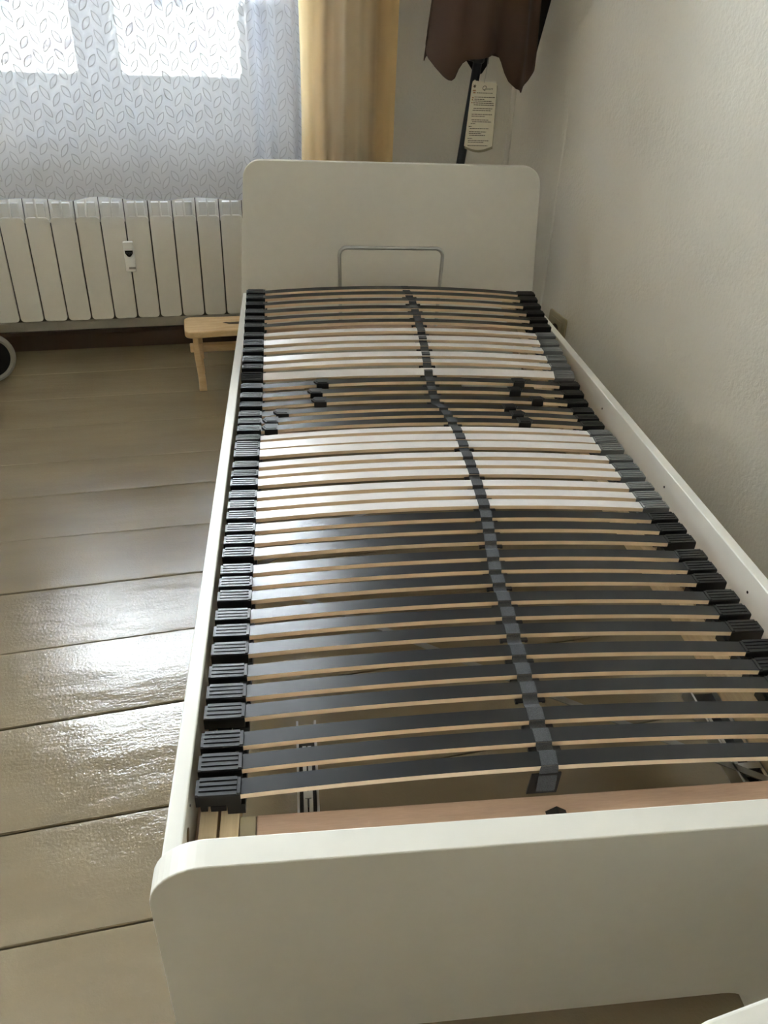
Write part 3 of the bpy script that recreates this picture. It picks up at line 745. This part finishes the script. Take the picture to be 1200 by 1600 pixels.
# ------------------------------------------------------------------ furled parasol in the corner, with its tag
def build_parasol():
    YP = 2.20
    t = thing('parasol', 'furled brown parasol on a dark pole standing in the corner behind the headboard', 'parasol', room(0.960, YP, 0), PHI)
    ox = 0.960
    def px(z): return 0.958+0.0985*z-ox
    m = MB(); m.tube([(px(0.0), 0, 0.0), (px(0.5), 0, 0.5), (px(1.0), 0, 1.0), (px(1.85), 0, 1.85)], 0.0142, 14); m.obj('pole', M['pole'], t, smooth=60)
    m = MB(); m.tube([(px(0.985), 0, 0.985), (px(0.993), 0, 0.993), (px(1.03), 0, 1.03)], [0.012, 0.020, 0.018], 14)
    m.tube([(px(0.995)-0.012, -0.006, 0.996), (px(0.995)-0.042, -0.012, 1.002)], 0.006, 8); m.obj('runner', M['black'], t, smooth=50)
    HEMF = [(0.879, 1.04), (0.881, 1.012), (0.888, 0.996), (0.905, 0.974), (0.925, 0.953), (0.938, 0.943), (0.950, 0.941), (0.961, 0.949), (0.970, 0.972), (0.985, 0.994), (1.003, 1.000), (1.03, 1.003), (1.06, 1.010), (1.094, 1.022), (1.108, 1.000), (1.120, 0.969), (1.135, 0.940), (1.155, 0.926), (1.180, 0.920), (1.196, 0.910), (1.202, 0.912), (1.206, 0.926), (1.225, 0.942), (1.243, 0.975), (1.246, 1.004)]
    N = 96
    xa, xb = 0.879, 1.246
    def ring(th, v):
        # th 0..2pi ; front (-Y) for sin<0
        cx0 = (xa+xb)/2; hx = (xb-xa)/2
        c, s = math.cos(th), math.sin(th)
        xh = cx0+hx*c
        zb = interp(xh, HEMF) if s <= 0 else 0.995+0.012*math.cos(th*5)
        k = min(1.0, abs(s)*6)
        if s > 0: zb = interp(xh, HEMF)*(1-k)+zb*k
        z = zb+(1.86-zb)*v
        nar = 1.0-max(0.0, z-1.0)*0.42
        if z > 1.75: nar *= max(0.15, 1-(z-1.75)*6)
        lean = 0.0985*(z-1.0)*0.35
        fold = 1.0+0.22*math.cos(th*7+0.6)*(0.7 if s <= 0 else 0.3)
        x = (cx0+0.0)+hx*nar*c+lean
        y = 0.088*nar*s*fold + 0.017*math.sin(xh*58+0.4)*(1 if s < 0 else 0)
        return (x-ox, y, z)
    m = MB(); m.grid(lambda u, v: ring(u*2*math.pi, v), N, 24, wrap=True)
    o = m.obj('canopy', M['canopy'], t, smooth=180)
    so = o.modifiers.new('cloth', 'SOLIDIFY'); so.thickness = 0.0025; so.offset = -1
    # dark far fold sticking out on the right
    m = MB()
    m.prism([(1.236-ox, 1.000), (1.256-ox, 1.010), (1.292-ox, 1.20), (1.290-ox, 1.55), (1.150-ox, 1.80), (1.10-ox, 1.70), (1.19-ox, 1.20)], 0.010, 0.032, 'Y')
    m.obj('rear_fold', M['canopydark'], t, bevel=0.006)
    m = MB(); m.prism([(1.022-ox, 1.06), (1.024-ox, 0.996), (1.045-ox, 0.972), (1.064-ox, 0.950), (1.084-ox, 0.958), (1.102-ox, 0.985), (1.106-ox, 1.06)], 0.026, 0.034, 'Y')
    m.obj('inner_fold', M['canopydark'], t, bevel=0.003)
    # hang tag
    tx = 1.07; t2 = thing('hang_tag', 'printed cream card tag hanging on a string from the parasol', 'tag', room(tx, YP-0.040, 0.842), PHI)
    tilt = Matrix.Rotation(0.012, 4, 'Y') @ Matrix.Rotation(0.03, 4, 'Z')
    def card(dx, dz, dy, mat, name):
        pol = [(-0.041, 0.097), (-0.0425, 0.088), (-0.0495, -0.088)] + [(-0.0495+0.099*i/10, -0.088-0.012*math.sin(math.pi*i/10)) for i in range(1, 10)] + [(0.0495, -0.088), (0.0420, 0.094), (0.0385, 0.0985), (0.035, 0.0950), (-0.030, 0.099), (-0.034, 0.102), (-0.038, 0.099)]
        m = MB(); m.prism([(a+dx, b+dz) for a, b in pol], dy-0.0004, dy+0.0004, 'Y'); m.v = [tuple(tilt @ Vector(v)) for v in m.v]
        return m.obj(name, mat, t2)
    card(0, 0, 0, M['paper'], 'card'); card(0.004, -0.008, 0.004, M['paper2'], 'back_card')
    m = MB(); m.tube([tilt @ Vector((-0.002, -0.001, 0.094)), (0.003, 0.0, 0.13), (0.008, 0.006, 0.185)], 0.0009, 6); m.obj('string', M['string'], t2)
    lines = [(.066, -.024, .030), (.054, -.030, .040), (.048, -.030, .004), (.043, -.032, .030), (.0375, -.033, .038), (.032, -.030, .040), (.022, -.030, .036), (.0165, -.032, .030),
             (.005, -.034, .036), (-.0005, -.034, .012), (-.011, -.033, .026), (-.0165, -.030, .036), (-.022, -.034, -.018), (-.030, -.040, -.030), (-.036, -.036, .030), (-.0455, -.037, .022), (-.0505, -.037, .006), (-.056, -.035, .020),
             (-.0655, -.040, -.024), (-.0715, -.038, .034), (-.0765, -.038, .018), (-.0865, -.038, .032)]
    m = MB(); rnd = random.Random(3)
    for z, a, b in lines:
        x = a
        while x < b:
            wdt = 0.003+rnd.random()*0.007; m.box(x, min(b, x+wdt), -0.0008, -0.0005, z-0.0011, z+0.0009); x += wdt+0.0012
    # star-shaped mark at the top left
    st = []
    for k in range(12):
        rr = 0.0065 if k % 2 == 0 else 0.0028
        st.append((-0.033+rr*math.cos(k*math.pi/6+0.3), 0.084+rr*math.sin(k*math.pi/6+0.3)))
    m.prism(st, -0.0008, -0.0005, 'Y')
    m.v = [tuple(tilt @ Vector(v)) for v in m.v]; m.obj('tag_print', M['ink'], t2)
    m = MB()
    for z, a, b in ((.066, -.036, -.028), (.052, -.038, -.033), (.046, -.0385, -.034), (.038, -.039, -.035), (.072, -.038, -.028)): m.box(a, b, -0.0008, -0.0005, z-0.0018, z+0.0018)
    m.v = [tuple(tilt @ Vector(v)) for v in m.v]; m.obj('tag_icon', M['inkorange'], t2)
    # cursive wordmark (large first letter)
    def text(s, size, x, z, shear=0.2):
        cu = bpy.data.curves.new('tag_wordmark', 'FONT'); cu.body = s; cu.size = size; cu.shear = shear; cu.extrude = 0.0
        tmp = bpy.data.objects.new('tmp', cu); COL.objects.link(tmp)
        dg = bpy.context.evaluated_depsgraph_get(); me = bpy.data.meshes.new_from_object(tmp.evaluated_get(dg))
        bpy.data.objects.remove(tmp); bpy.data.curves.remove(cu)
        for v in me.vertices:
            p = tilt @ Vector((v.co.x+x, -0.0009, v.co.y+z)); v.co = p
        return me
    me = text('Q', 0.0175, -0.008, 0.0745); me.materials.append(M['ink']); link('wordmark', me, t2)
    me = text('uuum', 0.0110, 0.004, 0.0750); me.materials.append(M['ink']); link('wordmark', me, t2)
build_parasol()

# ------------------------------------------------------------------ wall socket
def build_socket():
    t = thing('wall_socket', 'beige wall socket low on the right wall just above the bed rail', 'socket', room(XR, 1.893, 0.206), PHI)
    m = MB(); m.prism(rrect(-0.066, 0.066, -0.064, 0.064, 0.012, 5), -0.008, -0.0003, 'X'); m.obj('plate', M['cream'], t, bevel=0.003, seg=2)
    m = MB(); m.prism(rrect(-0.046, 0.046, -0.046, 0.046, 0.008, 4), -0.0105, -0.008, 'X'); m.obj('insert', M['cream'], t, bevel=0.001)
    mm = Matrix.Translation((-0.0105, -0.002, 0.008)) @ Matrix.Rotation(-math.pi/2, 4, 'Y')
    m = MB(); m.lathe([(0.0, 0.0002), (0.019, 0.0002), (0.020, 0.0022), (0.022, 0.0026), (0.022, 0.0), (0.0, 0.0)], mm, 28); m.obj('socket_well', M['brownsock'], t, smooth=40)
build_socket()

# ------------------------------------------------------------------ white table corner in front of the footboard
def build_table():
    a = 0.20
    t = thing('side_table', 'white table top with rounded corner close before the footboard', 'table', (0.747, -0.3425, 0), a)
    z = 0.45
    m = MB(); m.prism(rrect(-0.30, 0.30, -0.21, 0.21, 0.06, 8), z-0.022, z, 'Z'); m.obj('table_top', M['bed'], t, bevel=0.003, seg=3)
    for sx in (-1, 1):
        for sy in (-1, 1):
            m = MB(); m.tube([(sx*0.22, sy*0.14, z-0.0225), (sx*0.24, sy*0.155, 0.0)], [0.018, 0.012], 12); m.obj('leg', M['bed'], t, smooth=50)
build_table()
